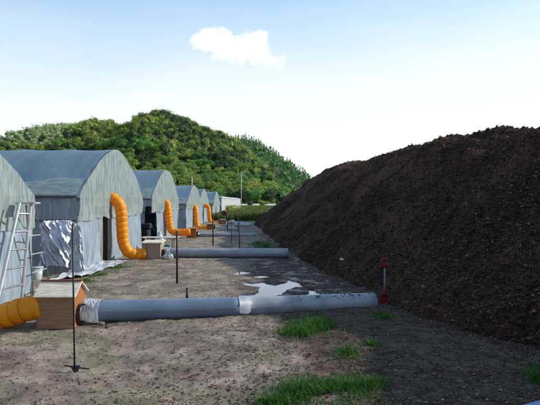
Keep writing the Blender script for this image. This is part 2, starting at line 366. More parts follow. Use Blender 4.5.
silB = [(20, 260), (100, 225), (150, 190), (180, 165), (215, 146), (232, 142), (243, 140), (252, 141), (262, 147), (275, 156), (290, 166), (305, 176), (318, 186), (335, 201)]
hzB = hill('right_hill', -240, 90, 260, 500, 800, fit(silB, 260, 500, 800, 0, 0, 15, 8), 8, 15)
silC = [(-500, 150), (-60, 140), (-20, 146), (0, 141), (15, 136), (30, 131), (45, 127.5), (60, 126), (80, 127), (100, 131), (130, 150), (170, 175)]
hzC = hill('left_far_hill', -900, -60, 420, 700, 1000, fit(silC, 420, 700, 1000, 0, 0, 25, 10), 10, 25)

def crown(seed, n, spread=(1, 1, 1), cone=False):
    r = np.random.default_rng(seed)
    nl = 7; lob = r.normal(0, .38, (nl, 3)); lob[:, 2] = r.uniform(-.35, .6, nl); lr = r.uniform(.38, .62, nl)
    k = r.integers(0, nl, n); d = r.normal(0, 1, (n, 3)); d /= np.linalg.norm(d, axis=1)[:, None]
    d[:, 2] = np.abs(d[:, 2]) * np.where(r.random(n) < .75, 1, -.6)
    P = lob[k] + d * (lr[k] * r.uniform(.72, 1.08, n))[:, None]
    if cone:
        z = r.random(n) ** 1.5; a = r.uniform(0, 2 * PI, n); rad = (1 - z) * .55 * r.uniform(.6, 1.1, n) + .03
        P = np.stack([np.cos(a) * rad, np.sin(a) * rad, z * 2.2 - .9], -1); d = np.stack([np.cos(a), np.sin(a), .5 + 0 * a], -1); d /= np.linalg.norm(d, axis=1)[:, None]
    nrm = d + r.normal(0, .45, (n, 3)); nrm /= np.linalg.norm(nrm, axis=1)[:, None]
    ta = np.cross(nrm, r.normal(0, 1, (n, 3))); ta /= np.linalg.norm(ta, axis=1)[:, None]; tb = np.cross(nrm, ta)
    s = r.uniform(.06, .15, n)[:, None] * (.62 if n > 300 else (1.0 if n < 120 else .85))
    P = P * np.array(spread)
    V = np.stack([P - ta * s, P - tb * s * .8 + nrm * s * .2, P + ta * s, P + tb * s * .8 + nrm * s * .25], 1).reshape(-1, 3)
    return V, np.arange(4 * n).reshape(n, 4)
def core():                                # dense twiggy heart of a crown
    V = []; F = []
    for i in range(5):
        for j in range(8):
            th = PI * (i + .5) / 5; ph = 2 * PI * j / 8; rr = .50 * (1 + .25 * math.sin(3 * ph + i))
            V.append((rr * math.sin(th) * math.cos(ph), rr * math.sin(th) * math.sin(ph), .1 + rr * math.cos(th)))
    for i in range(4):
        for j in range(8): F.append((i * 8 + j, (i + 1) * 8 + j, (i + 1) * 8 + (j + 1) % 8, i * 8 + (j + 1) % 8))
    return np.array(V), np.array(F)
CV, CF = core()
def crown_full(seed, n, spread, cone=False):
    V, F = crown(seed, n, spread, cone)
    if cone: return V, F
    return np.concatenate([V, CV * np.array(spread)]), np.concatenate([F, CF + len(V)])
KIND = []                                  # (name, label, crown mesh, trunk mesh, group)
def trunk_mesh():
    mb = MB(); mb.tube([(0, 0, -1.6), (.03, .02, -.9), (0, .05, -.3), (.05, 0, .3)], [.09, .065, .05, .02], 6)
    for a in range(4):
        w = a * 1.6; mb.tube([(0, .03, -.5 + .1 * a), (.22 * math.cos(w), .22 * math.sin(w), -.15 + .1 * a), (.42 * math.cos(w), .42 * math.sin(w), .15 + .1 * a)], [.035, .022, .01], 5)
    return mb.mesh('trunk', M['bark'], True)
TM = trunk_mesh()
def crown_mesh(seed, n, spread, m, cone=False): return mesh_from('crown', *crown_full(seed, n, spread, cone), M[m])
kinds = [
    ('broadleaf_tree', 'rounded mid green tree among the trees covering the lower slope of the wooded hill', [crown_mesh(s, 1000, (1, 1, .85), 'leaf_a') for s in (1, 2, 3)], 'mid green trees on the lower slope of the wooded hill'),
    ('broadleaf_tree', 'bright yellow green bushy tree among darker trees on the wooded hill slope', [crown_mesh(s, 1000, (1.05, 1.05, .8), 'leaf_b') for s in (4, 5)], 'yellow green trees on the wooded hill slope'),
    ('evergreen_tree', 'dark green dense tree among lighter trees on the lower slope of the wooded hill', [crown_mesh(s, 1000, (.9, .9, 1), 'leaf_c') for s in (6, 7)], 'dark green trees on the wooded hill slope'),
]
spotsT = []
gy = 197.0
rr_ = random.Random(5)
while gy < 450:
    st = 3.9
    x = -gy * .60
    while x < gy * .14:
        X = x + rr_.uniform(-1.7, 1.7); Y = gy + rr_.uniform(-1.7, 1.7)
        spotsT.append((X, Y)); x += st
    gy += 3.8
A = np.array(spotsT); ZA = hzA(A[:, 0], A[:, 1]); ok = ZA > -1.2
A = A[ok]; ZA = ZA[ok]
# the ones that the greenhouses and the heap leave in view, nearest first, stand as single trees
cols = 270 + A[:, 0] / A[:, 1] * 540; rows = 201 - (ZA + 5 - H) / A[:, 1] * 540
gtop = np.interp(cols, [0, 110, 150, 165, 190, 243, 244, 300], [149, 149, 185, 170, 180, 199, 206, 190])
vis = (rows < gtop) & (cols > -10) & (cols < 300)
order = np.argsort(A[:, 1] + np.where(vis, 0, 9999)); single = set(order[:285].tolist())
parts_v = {}; parts_f = {}; parts_n = {}
def emit(key, V, F):
    parts_v.setdefault(key, []).append(V); parts_f.setdefault(key, []).append(F + parts_n.get(key, 0)); parts_n[key] = parts_n.get(key, 0) + len(V)
def pick(X, Y):
    v = float(vnoise(np.array(X / 30), np.array(Y / 24), 77)) + rr_.uniform(-.33, .33)
    return 1 if v > .17 else (2 if v < -.17 else 0)
protos = {k: None for k in range(3)}
lowcr = {k: [crown_full(40 + 3 * k + s, 105, ((1, 1, .85), (1.05, 1.05, .8), (.9, .9, 1))[k]) for s in range(3)] for k in range(3)}
for i in range(len(A)):
    X, Y = A[i]; z = ZA[i]; k = pick(X, Y); s = rr_.uniform(1.7, 3.1)
    if i in single:
        nm, lb, crs, grp = kinds[k]
        zn = ('above the nearest greenhouse roof', 'above the large blue roof', 'above the second full greenhouse', 'above the row of distant greenhouses', 'right of the tall utility pole')[int(np.searchsorted([60, 125, 180, 241], cols[i]))]
        hg = 'low on the slope' if Y < 215 else ('a little way up' if Y < 235 else 'partway up')
        if protos[k] is None:
            r = thing(nm, lb, 'tree', (X, Y, z + s * 1.15), grp); link('trunk', TM, r); link('crown', crs[0], r); protos[k] = r
        else:
            r = protos[k].copy(); COL.objects.link(r); r.location = (X, Y, z + s * 1.15)
            for ch in protos[k].children:
                c_ = ch.copy(); COL.objects.link(c_); c_.parent = r
                if ch.data is not TM: c_.data = rr_.choice(crs)
        r['label'] = ('mid green rounded tree ', 'bright yellow green tree ', 'dark green dense tree ')[k] + hg + ', ' + zn
        r.scale = (s * rr_.uniform(.9, 1.15), s * rr_.uniform(.9, 1.15), s * rr_.uniform(.85, 1.2)); r.rotation_euler = (0, 0, rr_.uniform(0, 6.28))
    else:
        V, F = rr_.choice(lowcr[k]); a = rr_.uniform(0, 6.28); ca, sa = math.cos(a), math.sin(a)
        V2 = V @ np.array([[ca, sa, 0], [-sa, ca, 0], [0, 0, 1]]) * s * np.array([1, 1, rr_.uniform(.85, 1.15)]) + np.array([X, Y, z + s * .8])
        emit(k, V2, F)
FK = ['leaf_a', 'leaf_b', 'leaf_c']
V = []; F = []; mi = []; nn = 0
for k in parts_v:
    v_ = np.concatenate(parts_v[k]); f_ = np.concatenate(parts_f[k]); V.append(v_); F.append(f_ + nn); mi.append(np.full(len(f_), k)); nn += len(v_)
tag(link('hillside_forest', mesh_from('hillside_forest', np.concatenate(V), np.concatenate(F), [M[k] for k in FK], mi=np.concatenate(mi))),
    'mixed green forest covering the upper slopes of the wooded hill', 'forest', kind='stuff')
def far_forest(name, hz, x0, x1, y0, y1, step, smin, smax, m, label, cone=0, n=70):
    Vs = []; Fs = []; c0 = 0; cr = [crown_full(90 + i, n, (1, 1, .85)) for i in range(3)]; cc = [crown(95 + i, n, (1, 1, 1), True) for i in range(3)]
    y = y0
    while y < y1:
        x = x0(y)
        while x < x1(y):
            X = x + rr_.uniform(-.4, .4) * step; Y = y + rr_.uniform(-.4, .4) * step; z = float(hz(np.array(X), np.array(Y)))
            if z > -1:
                V, F = rr_.choice(cc if rr_.random() < cone else cr); s = rr_.uniform(smin, smax)
                Vs.append(V * s + np.array([X, Y, z + s * .7])); Fs.append(F + c0); c0 += len(V)
            x += step
        y += step
    tag(link(name, mesh_from(name, np.concatenate(Vs), np.concatenate(Fs), M[m])), label, 'forest', kind='stuff')
far_forest('conifer_forest', hzB, lambda y: -y * .10, lambda y: y * .125, 280, 520, 6.2, 2.6, 4.4, 'leaf_blue', 'dark blue green conifer wood on the hill slope running down to the right', .75)
far_forest('distant_forest', hzC, lambda y: -y * .55, lambda y: -y * .20, 440, 720, 7.5, 3.2, 5.5, 'leaf_far', 'pale green wood on the distant hill at the far left', 0)

# summit hut (pale blue grey speck on top of the hill)
zt = float(hzA(np.array((158 - 270) / 540 * 352.), np.array(352.)))
hut = thing('summit_hut', 'small pale blue grey hut among the trees on the very top of the wooded hill', 'hut', ((157.5 - 270) / 540 * 352, 352, zt + 4.5))
MB().box((0, 0, 0), (3.4, 3, 3.4), bev=.05).build('wall', M['curtain'], hut)
MB().add([(-2, -1.8, 1.72), (2, -1.8, 1.72), (2, 1.8, 1.72), (-2, 1.8, 1.72), (-2, 0, 2.7), (2, 0, 2.7)], [(0, 1, 5, 4), (2, 3, 4, 5), (0, 4, 3), (1, 2, 5), (3, 2, 1, 0)]).build('roof', M['roof'], hut)
MB().box((0, 0, -5.5), (.6, .6, 7)).build('footing', M['concrete'], hut)

# road, low wall, meadow, hedge, utility poles
def strip(name, y0, y1, x0, x1, z, m):
    return tag(link(name, mesh_from(name, [(x0, y0, z), (x1, y0, z), (x1, y1, z), (x0, y1, z)], [(0, 1, 2, 3)], m)), kind='structure')
strip('road', 150, 157, -300, 300, .12, M['asphalt'])
wl = MB(); wl.add([(-130, 143, -.3), (130, 143, -.3), (130, 143, .05), (-130, 143, .05), (-130, 148, .85), (130, 148, .85), (-130, 149, .85), (130, 149, .85), (-130, 149, -.3), (130, 149, -.3)], [(0, 1, 2, 3), (3, 2, 5, 4), (4, 5, 7, 6), (6, 7, 9, 8), (8, 9, 1, 0), (0, 3, 4, 6, 8), (1, 9, 7, 5, 2)])
tag(wl.build('roadside_wall', M['concrete']), 'low sloping pale concrete bank running along the far edge of the meadow', 'wall')
def blades(n, xy, h0, h1, w, m, name, mat_, seg=2, lean=.5):
    r = RNG; X, Y = xy; n = len(X); Z = ground_z(X, Y) - .01
    a = r.uniform(0, 2 * PI, n); hh = r.uniform(h0, h1, n); ww = r.uniform(.6, 1.2, n) * w
    dx, dy = np.cos(a), np.sin(a); la = r.uniform(0, 2 * PI, n); ll = r.uniform(.1, lean, n) * hh
    lx, ly = np.cos(la) * ll, np.sin(la) * ll
    v = [np.stack([X - dx * ww, Y - dy * ww, Z], -1), np.stack([X + dx * ww, Y + dy * ww, Z], -1),
         np.stack([X + dx * ww * .7 + lx * .35, Y + dy * ww * .7 + ly * .35, Z + hh * .6], -1), np.stack([X - dx * ww * .7 + lx * .35, Y - dy * ww * .7 + ly * .35, Z + hh * .6], -1),
         np.stack([X + lx, Y + ly, Z + hh], -1)]
    V = np.stack(v, 1).reshape(-1, 3); b = np.arange(n)[:, None] * 5
    F = np.concatenate([b + np.array([[0, 1, 2]]), b + np.array([[0, 2, 3]]), b + np.array([[3, 2, 4]])])
    return link(name, mesh_from(name, V, F, mat_))
n = 26000; d_ = 44 + 96 * RNG.random(n) ** 1.3
tag(blades(n, (d_ * RNG.uniform(-.115, .03, n), d_), .15, .75, .05, None, 'meadow_grass', M['grass_dry']), 'rough yellow green grass of the meadow beyond the pipes', 'grass', kind='stuff')
def shrub(x, y, D, s, m, label, sc=(1, 1, .8), cat='shrub'):
    r = thing('shrub', label, cat, ((x - 270) / 540 * D, D, s * .55)); r.scale = (s * sc[0], s * sc[1], s * sc[2])
    link('foliage', crown_mesh(int(x), 260, (1, 1, 1), m), r)
    mb = MB()
    for k in range(5): w = k * 1.3; mb.tube([(0, 0, -.75), (.2 * math.cos(w), .2 * math.sin(w), -.2), (.4 * math.cos(w), .4 * math.sin(w), .2)], [.05, .03, .015], 5)
    mb.build('stem', M['bark'], r)
shrub(228, 215, 62, 1.0, 'leaf_b', 'yellow green bush just beyond the white greenhouse end')
shrub(236, 214, 68, .8, 'leaf_a', 'mid green low bush right of the yellow green bush in the meadow')
shrub(262, 203, 140, 1.6, 'leaf_b', 'bright round bush before the far wall left of the dark heap')
shrub(250, 204, 143, 1.3, 'leaf_c', 'small dark bush standing at the far pale wall')
for i, xx in enumerate(range(-64, 20, 4)):
    r = thing('hedge_tree', 'dark low tree in the row behind the far roadside wall', 'tree', (xx + rr_.uniform(-1, 1), 166 + rr_.uniform(-2, 2), 2.6), 'dark trees in a row behind the far wall')
    s = rr_.uniform(2.4, 3.6); r.scale = (s, s, s * .95); r.rotation_euler = (0, 0, i)
    link('trunk', TM, r); link('crown', kinds[2 if i % 3 else 0][2][i % 2], r)
def pole(x, D, ytop, label, arms=True):
    X = (x - 270) / 540 * D; hz = H + (201 - ytop) / 540 * D
    r = thing('utility_pole', label, 'utility pole', (X, D, 0))
    MB().tube([(0, 0, -.3), (0, 0, hz)], [.09, .06], 10).build('pole_shaft', M['concrete'], r, True)
    if arms:
        for k in (0, .7):
            MB().box((0, 0, hz - .4 - k), (1.6, .1, .1), bev=.01).build('crossarm', M['steel'], r)
        for q in (-.7, -.3, .3, .7): MB().tube([(q, 0, hz - .35), (q, 0, hz - .12)], [.06, .04], 8).build('insulator', M['white'], r)
pole(241.3, 118, 172, 'pale tall utility pole at the end of the white greenhouse before the hill')
pole(192, 75, 177, 'thin pale pole rising behind the third greenhouse roof', False)

# ---------------------------------------------------------------- compost heap
FOOT = [(8, -2.5), (4.0, .5), (3.35, 2.5), (3.0, 4.6), (2.85, 6.0), (2.45, 6.5), (2.07, 7.1), (1.74, 8.6), (1.3, 11.1), (.65, 16), (.12, 22), (-.6, 30), (-1.0, 36), (-1.05, 46), (.5, 52), (6, 56), (20, 56), (22, 20), (20, -2)]  # out-of-frame near end drawn toward the camera so the heap shades the foreground
def pile_z(X, Y, detail=True):
    d = sdist(X, Y, FOOT) + .30 * fbm(X * 1.1, Y * 1.1, 4, 61, .6)
    Hc = np.interp(Y, [4, 9, 13, 18, 24, 30, 38, 50], [3.3, 3.3, 3.35, 3.6, 3.75, 3.8, 3.85, 3.6]); q = .74 * d
    k = .55; hh = np.clip(.5 + .5 * (Hc - q) / (k * 2), 0, 1); z = Hc * (1 - hh) + q * hh - k * 2 * hh * (1 - hh) * .5
    z = z - .05
    m = np.clip(d / .6, 0, 1)
    z = z + m * (.36 * fbm(X * .6, Y * .6, 2, 66) + .16 * fbm(X * 2.3, Y * 2.3, 3, 68, .6))
    z = z + .35 * np.exp(-((X - 8.8) / 2.2) ** 2 - ((Y - 6.3) / 2.6) ** 2) * m  # unseen mound added out of frame to lengthen the heap's shadow
    z = z - .55 * np.exp(-((X - 2.6) / .6) ** 2 - ((Y - 18) / 1.1) ** 2) - .3 * np.exp(-((X - 4.0) / .8) ** 2 - ((Y - 12.2) / .7) ** 2)
    if detail: z = z + np.clip(d / .25, 0, 1) * (.15 * np.abs(fbm(X * 6, Y * 6, 3, 71, .7)) + .05 * fbm(X * 25, Y * 25, 2, 75, .8))
    return z
def ramp(a, b, s0, g, smax):
    o = [a]; s = s0
    while o[-1] < b: o.append(o[-1] + s); s = min(s * g, smax)
    return np.array(o)
px_ = ramp(-1.5, 15, .05, 1.0, .05); px_ = np.concatenate([px_[px_ < 7], ramp(7.0, 22, .06, 1.04, .5)])
py_ = np.concatenate([np.arange(-2.5, 4.4, .15), ramp(4.45, 57, .04, 1.0035, .4)])
X, Y = np.meshgrid(px_, py_, indexing='ij'); Z = pile_z(X, Y)
nv = len(py_); i, j = np.meshgrid(np.arange(len(px_) - 1), np.arange(nv - 1), indexing='ij'); a = i * nv + j
F = np.stack([a, a + nv, a + nv + 1, a + 1], -1); zc = np.maximum.reduce([Z[:-1, :-1], Z[1:, :-1], Z[:-1, 1:], Z[1:, 1:]])
F = F[zc > -.06]
pm = bpy.data.materials.new('bark_compost'); pm.use_nodes = True; t = pm.node_tree; lk = t.links.new; p = t.nodes['Principled BSDF']
pos = N(t, 'ShaderNodeNewGeometry').outputs['Position']
c = mixc(maprange(t, nse(11, 6, .75), .38, .62, 0, 1), (.013, .008, .0065), (.070, .037, .026))
c = mixc(maprange(t, nse(.45, 5, .65, 3), .42, .62, 0, .8), c, (.13, .070, .048))
c = mixc(maprange(t, nse(3.2, 5, .75, 31), .52, .66, 0, .7), c, (.012, .008, .007))
c = mixc(maprange(t, nse(60, 4, .8, 8), .60, .72, 0, .6), c, (.10, .065, .05))
lk(c, p.inputs['Base Color']); p.inputs['Roughness'].default_value = .95; p.inputs['Specular IOR Level'].default_value = .1
bn = N(t, 'ShaderNodeBump', Strength=.9, Distance=.03); lk(nse(45, 6, .8, 3), bn.inputs['Height']); lk(bn.outputs[0], p.inputs['Normal'])
used = np.unique(F); remap = np.full(X.size, -1); remap[used] = np.arange(len(used))
PV = np.stack([X, Y, Z], -1).reshape(-1, 3)[used]
heap = tag(link('compost_heap', mesh_from('compost_heap', PV, remap[F], pm, True)), 'huge dark brown heap of bark compost filling the right side', 'heap')

def slivers(P, l0, l1, w, name, mats, probs, flat=.35):
    n = len(P); r = RNG; a = r.uniform(0, 2 * PI, n); e = r.normal(0, flat, n); l = r.uniform(l0, l1, n) * .5; ww = w * r.uniform(.5, 1.3, n)
    d = np.stack([np.cos(a) * np.cos(e), np.sin(a) * np.cos(e), np.sin(e)], -1)
    s = np.stack([-np.sin(a), np.cos(a), 0 * a], -1); u = np.cross(d, s); bend = r.normal(0, .15, n)[:, None] * l[:, None]
    V = np.stack([P - d * l[:, None], P + s * ww[:, None] + u * bend, P - s * ww[:, None] + u * bend, P + u * ww[:, None] * .7 + u * bend, P + d * l[:, None]], 1).reshape(-1, 3)
    b = np.arange(n)[:, None] * 5
    F = np.concatenate([b + np.array([q]) for q in ((0, 1, 3), (0, 3, 2), (0, 2, 1), (4, 3, 1), (4, 2, 3), (4, 1, 2))])
    mi = np.tile(r.choice(len(mats), n, p=probs), 6)
    return mesh_from(name, V, F, [M[k] for k in mats], mi=mi)
def clods(P, s0, s1, name, mats, probs, squash=.7):
    n = len(P); r = RNG; s = r.uniform(s0, s1, n)[:, None]
    dirs = np.array([(1, 0, 0), (-1, 0, 0), (0, 1, 0), (0, -1, 0), (0, 0, 1), (0, 0, -1)], float)
    a = r.uniform(0, PI, n); ca, sa = np.cos(a), np.sin(a); V = []
    for dd in dirs:
        x = dd[0] * ca - dd[1] * sa; y = dd[0] * sa + dd[1] * ca
        V.append(P + np.stack([x, y, np.full(n, dd[2] * squash)], -1) * s * r.uniform(.6, 1.3, (n, 1)) + r.normal(0, .15, (n, 3)) * s)
    V = np.stack(V, 1).reshape(-1, 3); b = np.arange(n)[:, None] * 6
    F = np.concatenate([b + np.array([q]) for q in ((0, 2, 4), (2, 1, 4), (1, 3, 4), (3, 0, 4), (2, 0, 5), (1, 2, 5), (3, 1, 5), (0, 3, 5))])
    return mesh_from(name, V, F, [M[k] for k in mats], mi=np.tile(r.choice(len(mats), n, p=probs), 8))
def pile_pts(n, dmax=30):
    D = 5 + (dmax - 5) * RNG.random(n) ** 1.5; X = RNG.uniform(-.03, .56, n) * D; 
    z = pile_z(X, D); ok = z > .02
    return np.stack([X, D, z], -1)[ok]
P = pile_pts(150000); P[:, 2] += .012
tag(link('bark_shreds', slivers(P, .03, .14, .0045, 'bark_shreds', ['fib_a', 'fib_b', 'fib_c', 'fib_d'], [.45, .47, .075, .005], .6), heap), kind='stuff')
P = pile_pts(5000, 16)
tag(link('large_clods', clods(P, .02, .05, 'large_clods', ['fib_a', 'fib_b'], [.92, .08]), heap), kind='stuff')
P = pile_pts(40000)
tag(link('compost_clods', clods(P, .008, .035, 'compost_clods', ['fib_a', 'fib_b', 'fib_c'], [.72, .26, .02]), heap), kind='stuff')

# litter on the soil
D = 4.3 + 24 * RNG.random(60000) ** 1.4; X = D * RNG.uniform(-.06, .56, len(D)); dd = sdist(X, D, FOOT); q = (dd < .1) & (dd > -.05 - np.abs(RNG.normal(0, .38, len(D))))
P = np.stack([X, D, np.maximum(ground_z(X, D), 0) + .008], -1)[q]
tag(link('spilled_bark', slivers(P, .02, .10, .006, 'spilled_bark', ['fib_a', 'fib_b', 'fib_c'], [.5, .42, .08], .4)), 'ragged fringe of bark spilled on the ground all along the heap foot', 'litter', kind='stuff')
def soil_pts(n, fx, d0, d1):
    D = d0 + (d1 - d0) * RNG.random(n) ** 1.6; X = fx(D, RNG.random(n)); return np.stack([X, D, ground_z(X, D) + .004], -1)
P = soil_pts(26000, lambda D, u: D * (-.56 + 1.12 * u), 3.6, 20); kk = (P[:, 0] > -.7 - .25 * (P[:, 1] < 8) + RNG.normal(0, .35, len(P))) ; w_ = kk & ~((P[:, 1] > 8.9) & (P[:, 1] < 11.5) & (np.abs(P[:, 0]) < .6))
tag(link('bark_litter', slivers(P[w_], .02, .09, .006, 'bark_litter', ['fib_a', 'fib_b', 'fib_c', 'fib_d'], [.45, .42, .12, .01], .25)), 'loose dark bark shreds strewn over the wet soil at the foot of the heap', 'litter', kind='stuff')
P = P[~kk]; P = P[fbm(P[:, 0] * .9, P[:, 1] * .9, 3, 90) > RNG.uniform(-.25, .35, len(P))][:2600]
tag(link('dry_litter', slivers(P, .012, .045, .004, 'dry_litter', ['fib_a', 'fib_b', 'fib_c', 'fib_d'], [.36, .34, .25, .05], .2)), 'dry twigs and straw bits strewn over the pale soil', 'litter', kind='stuff')
P = soil_pts(5500, lambda D, u: D * (-.56 + 1.12 * u), 3.6, 16)
tag(link('pebbles', clods(P, .004, .018, 'pebbles', ['stone', 'fib_b', 'fib_d'], [.68, .31, .01], .6)), 'small pebbles and crumbs scattered on the soil', 'gravel', kind='stuff')
n = 16000; D = 3.6 + 22 * RNG.random(n) ** 1.4; X = D * RNG.uniform(-.55, .1, n); q = fbm(X * .9, D * .9, 4, 88) > .04; 
tag(blades(0, (X[q], D[q]), .012, .05, .004, None, 'ground_weed', M['weed'], lean=1.2), 'thin grey green weeds spreading in patches over the dry soil', 'weeds', kind='stuff')
# grass patches
def grass_patch(ells, n, h0, h1, label, w=.004):
    X = []; Y = []
    for (x, y, rx, ry) in ells:
        c0 = gnd(x, y); D = c0.y; a = gnd(x, y + ry).y; b = gnd(x, y - ry).y
        k = int(n * 1.25 / len(ells)); th = RNG.uniform(0, 2 * PI, k); r = np.abs(RNG.normal(0, .62, k)) * (1 + .25 * np.sin(3 * th + x))
        X.append(c0.x + r * np.cos(th) * rx * 1.2 / 540 * D); Y.append(c0.y + r * np.sin(th) * (b - a) * .6)
    X = np.concatenate(X); Y = np.concatenate(Y); q = fbm(X * 5, Y * 5, 3, 33) > RNG.uniform(-.45, .35, len(X)); X = X[q]; Y = Y[q]
    return tag(blades(0, (X, Y), h0, h1, w, None, 'grass_patch', M['grass'], lean=1.1), label, 'grass', kind='stuff')
grass_patch([(311, 329, 20, 8), (299, 335, 14, 5), (322, 327, 9, 5)], 4200, .05, .14, 'bright green grass tuft just below the middle of the long grey pipe')
grass_patch([(362, 352, 14, 7), (350, 356, 12, 6), (372, 348, 7, 4)], 2400, .03, .10, 'thin green grass patch on dark soil right of the tuft below the pipe')
grass_patch([(325, 395, 36, 12), (300, 391, 22, 9), (350, 388, 22, 8), (372, 386, 12, 5), (276, 402, 16, 6)], 8500, .035, .10, 'largest green grass patch at the bottom middle of the ground')
grass_patch([(538, 382, 9, 8), (546, 375, 9, 6)], 1100, .05, .12, 'small green grass tuft at the right edge by the pale blue sheet')
grass_patch([(378, 317, 12, 3.5), (386, 319, 9, 3)], 1100, .02, .06, 'sparse grass sprigs in front of the buried pipe end')
grass_patch([(118, 268, 12, 2.5), (100, 275, 14, 3), (84, 282, 10, 3)], 3600, .02, .07, 'low green grass strip beside the plastic sheet at the first greenhouse')
grass_patch([(266, 247, 9, 2), (258, 245, 7, 2)], 900, .05, .16, 'green tuft at the heap foot behind the second pipe', .008)

# ---------------------------------------------------------------- greenhouses
HW = 3.0
def prof(v, eave, apex):                   # height of the arch at half-width fraction v in [-1, 1]
    return eave + (apex - eave) * (1 - np.abs(v) ** 1.75)
def hoop_mesh(eave, apex, r=.011, inset=.01):
    pts = []
    for v in np.linspace(-1, 1, 25):
        pts.append((0, v * (HW - inset), float(prof(v, eave, apex)) - inset))
    pts = [(0, -(HW - inset), 0)] + pts + [(0, HW - inset, 0)]
    mb = MB(); mb.tube(pts, r, 6); return mb.mesh('hoop', M['hoopm'], True)
def greenhouse(X, Yc, eave, apex, label, length=18, seed=0, door=(-.45, .05), netz=1.15, name='greenhouse'):
    r = thing(name, label, 'greenhouse', (X, Yc, 0), 'greenhouses in a row')
    rg = np.random.default_rng(seed)
    def roof(u, v):
        w = v * 2 - 1; x = -u * length; bay = np.abs(np.sin(x / 1.2 * PI))
        z = prof(w, eave, apex) - .028 * bay + .012 * fbm(x * .8, w * 6, 3, seed); return x, w * HW, z
    grid(roof, 240, 49, 'roof_cover', M['roof'], r)
    def gab(zlo, zhi, keep, nm, m, xo, fold, y0=-1., y1=1., nu=90, nv=40):
        def fn(u, v):
            w = y0 + (y1 - y0) * u; top = np.minimum(prof(w, eave, apex) - .006, zhi) if zhi else prof(w, eave, apex) - .006
            lo = zlo + (.10 * fbm(w * 5 + seed, 0 * w, 3, 4) if zlo > 0 else 0); z = lo + (top - lo) * v
            x = xo + fold * np.sin(w * HW * 16 + 2 * fbm(w * 4, z, 2, seed)) * (1 - v * .7) + .05 * fbm(w * 3, z * 2, 3, seed + 7)
            return x, w * HW * (1 - .002), z
        return grid(fn, nu, nv, nm, m, r, True, keep)
    gab(netz, None, None, 'gable_net', M['net'], .06, .008)
    gab(.0, netz + .12, None, 'curtain', M['curtain'], .02, .03, -1, door[0])
    gab(.0, netz + .12, None, 'curtain', M['curtain'], .02, .03, door[1], 1)
    for s in (-1, 1):
        def sw(u, v, s=s):
            x = -u * length; z = v * (eave - .05); return x, s * (HW + .012 + .03 * fbm(x * 2.5, z * 1.2, 3, seed + s) + .012 * np.sin(x * 21) * (1 - v)), z
        grid(sw, 160, 14, 'side_wall', M['side'], r)
        MB().tube([(.02, s * (HW + .05), eave - .02), (-length, s * (HW + .05), eave - .02)], .028, 8).build('eave_pipe', M['darksteel'], r, True)
        MB().tube([(.02, s * (HW + .06), 1.17), (-length, s * (HW + .06), 1.17)], .02, 8).build('side_rail', M['darksteel'], r, True)
    hm = hoop_mesh(eave, apex)
    for k in range(int(length / 1.2) + 1): link('hoop', hm, r, (-k * 1.2 - .02, 0, 0))
    MB().tube([(0, 0, apex - .07), (-length, 0, apex - .07)], .02, 6).build('ridge_pipe', M['steel'], r, True)
    for w in door:
        MB().box((.0, w * HW, (netz + .25) / 2), (.06, .06, netz + .25), bev=.006).build('door_post', M['post'], r)
    MB().box((-.01, (door[0] + door[1]) / 2 * HW, netz + .22), (.05, (door[1] - door[0]) * HW - .06, .05), bev=.006).build('door_lintel', M['post'], r)
    def sn(u, v):
        w = -(1.004 - .15 * v * (1 + .9 * fbm(u * 14, u * 0, 3, seed + 5))); x = -u * length; z = prof(np.clip(w, -1, 0), eave, apex) + .02; return x, w * HW - .015, z
    grid(sn, 160, 10, 'eave_band', M['net'], r)  # pale see-through band along the camera-side lower edge of the roof
    def ds(u, v): return -.09 + .02 * fbm(u * 6, v * 2, 3, seed), (door[0] - .03 + (door[1] - door[0] + .06) * u) * HW, v * (netz + .3)
    grid(ds, 16, 12, 'doorway_shade_sheet', M['black'], r)  # black sheet added behind the doorway, stands in for the dark interior
    def bk(u, v):
        w = u * 2 - 1; return 0 * u - length + .01, w * (HW - .01), v * (prof(w, eave, apex) - .01)
    grid(bk, 30, 12, 'rear_gable', M['side'], r)
    return r
greenhouse(-4.03, 6.1, 1.7, 2.75, 'blue grey arched greenhouse nearest the camera, cut by the left edge behind the ladder', seed=1, door=(-.5, -.1))
greenhouse(-4.3, 15.0, 1.72, 3.02, 'large blue roofed greenhouse with silver sheeting on its side wall', seed=2, door=(-.42, -.15))
greenhouse(-4.53, 23.4, 1.7, 2.95, 'second full greenhouse with dark netting bundle on its side wall', seed=3, door=(-.2, .02))
greenhouse(-4.5, 31.8, 1.45, 2.52, 'third full greenhouse, smaller in the distance, right of the dark netting', seed=4, door=(-.2, .02))
greenhouse(-4.95, 40.2, 1.42, 2.5, 'fourth full greenhouse, narrow sliver before the farthest arched one', seed=5, door=(-.2, .02))
greenhouse(-4.85, 48.6, 1.4, 2.45, 'farthest arched greenhouse beside the long white one', seed=6, door=(-.2, .02))
# long white greenhouse along the row, far off
lg = thing('long_greenhouse', 'long white greenhouse far off with a straight side wall in pale panels', 'greenhouse', (-5.1, 56, 0))
y1 = 34
wallp = MB().box((0, 1.65, .96), (.05, 3.3, 1.9), bev=.01).mesh('wall_panel', M['white'])
for k in range(10):
    o = link('wall_panel', wallp, lg, (0.01 * k, k * 3.4 + .02, .02)); o.rotation_euler = (0, 0, R(-.8))
def lr(u, v): w = v * PI / 2; return -.0 - 2.2 * (1 - np.cos(w)) + .15 + u * .08, u * y1, 1.9 + .30 * np.sin(w) - .004 * u
grid(lr, 40, 12, 'roof_cover', M['white'], lg)
def le(u, v): return -2.1 * u + .1, 0 * u + .01, v * (1.92 + .30 * np.sin(np.arccos(np.clip(1 - u, -1, 1))))
grid(le, 12, 12, 'end_wall', M['net'], lg)
for k in range(11): MB().tube([(.06 + .01 * k, k * 3.4, 0), (.06 + .01 * k, k * 3.4, 1.92)], .03, 6).build('wall_post', M['steel'], lg, True)
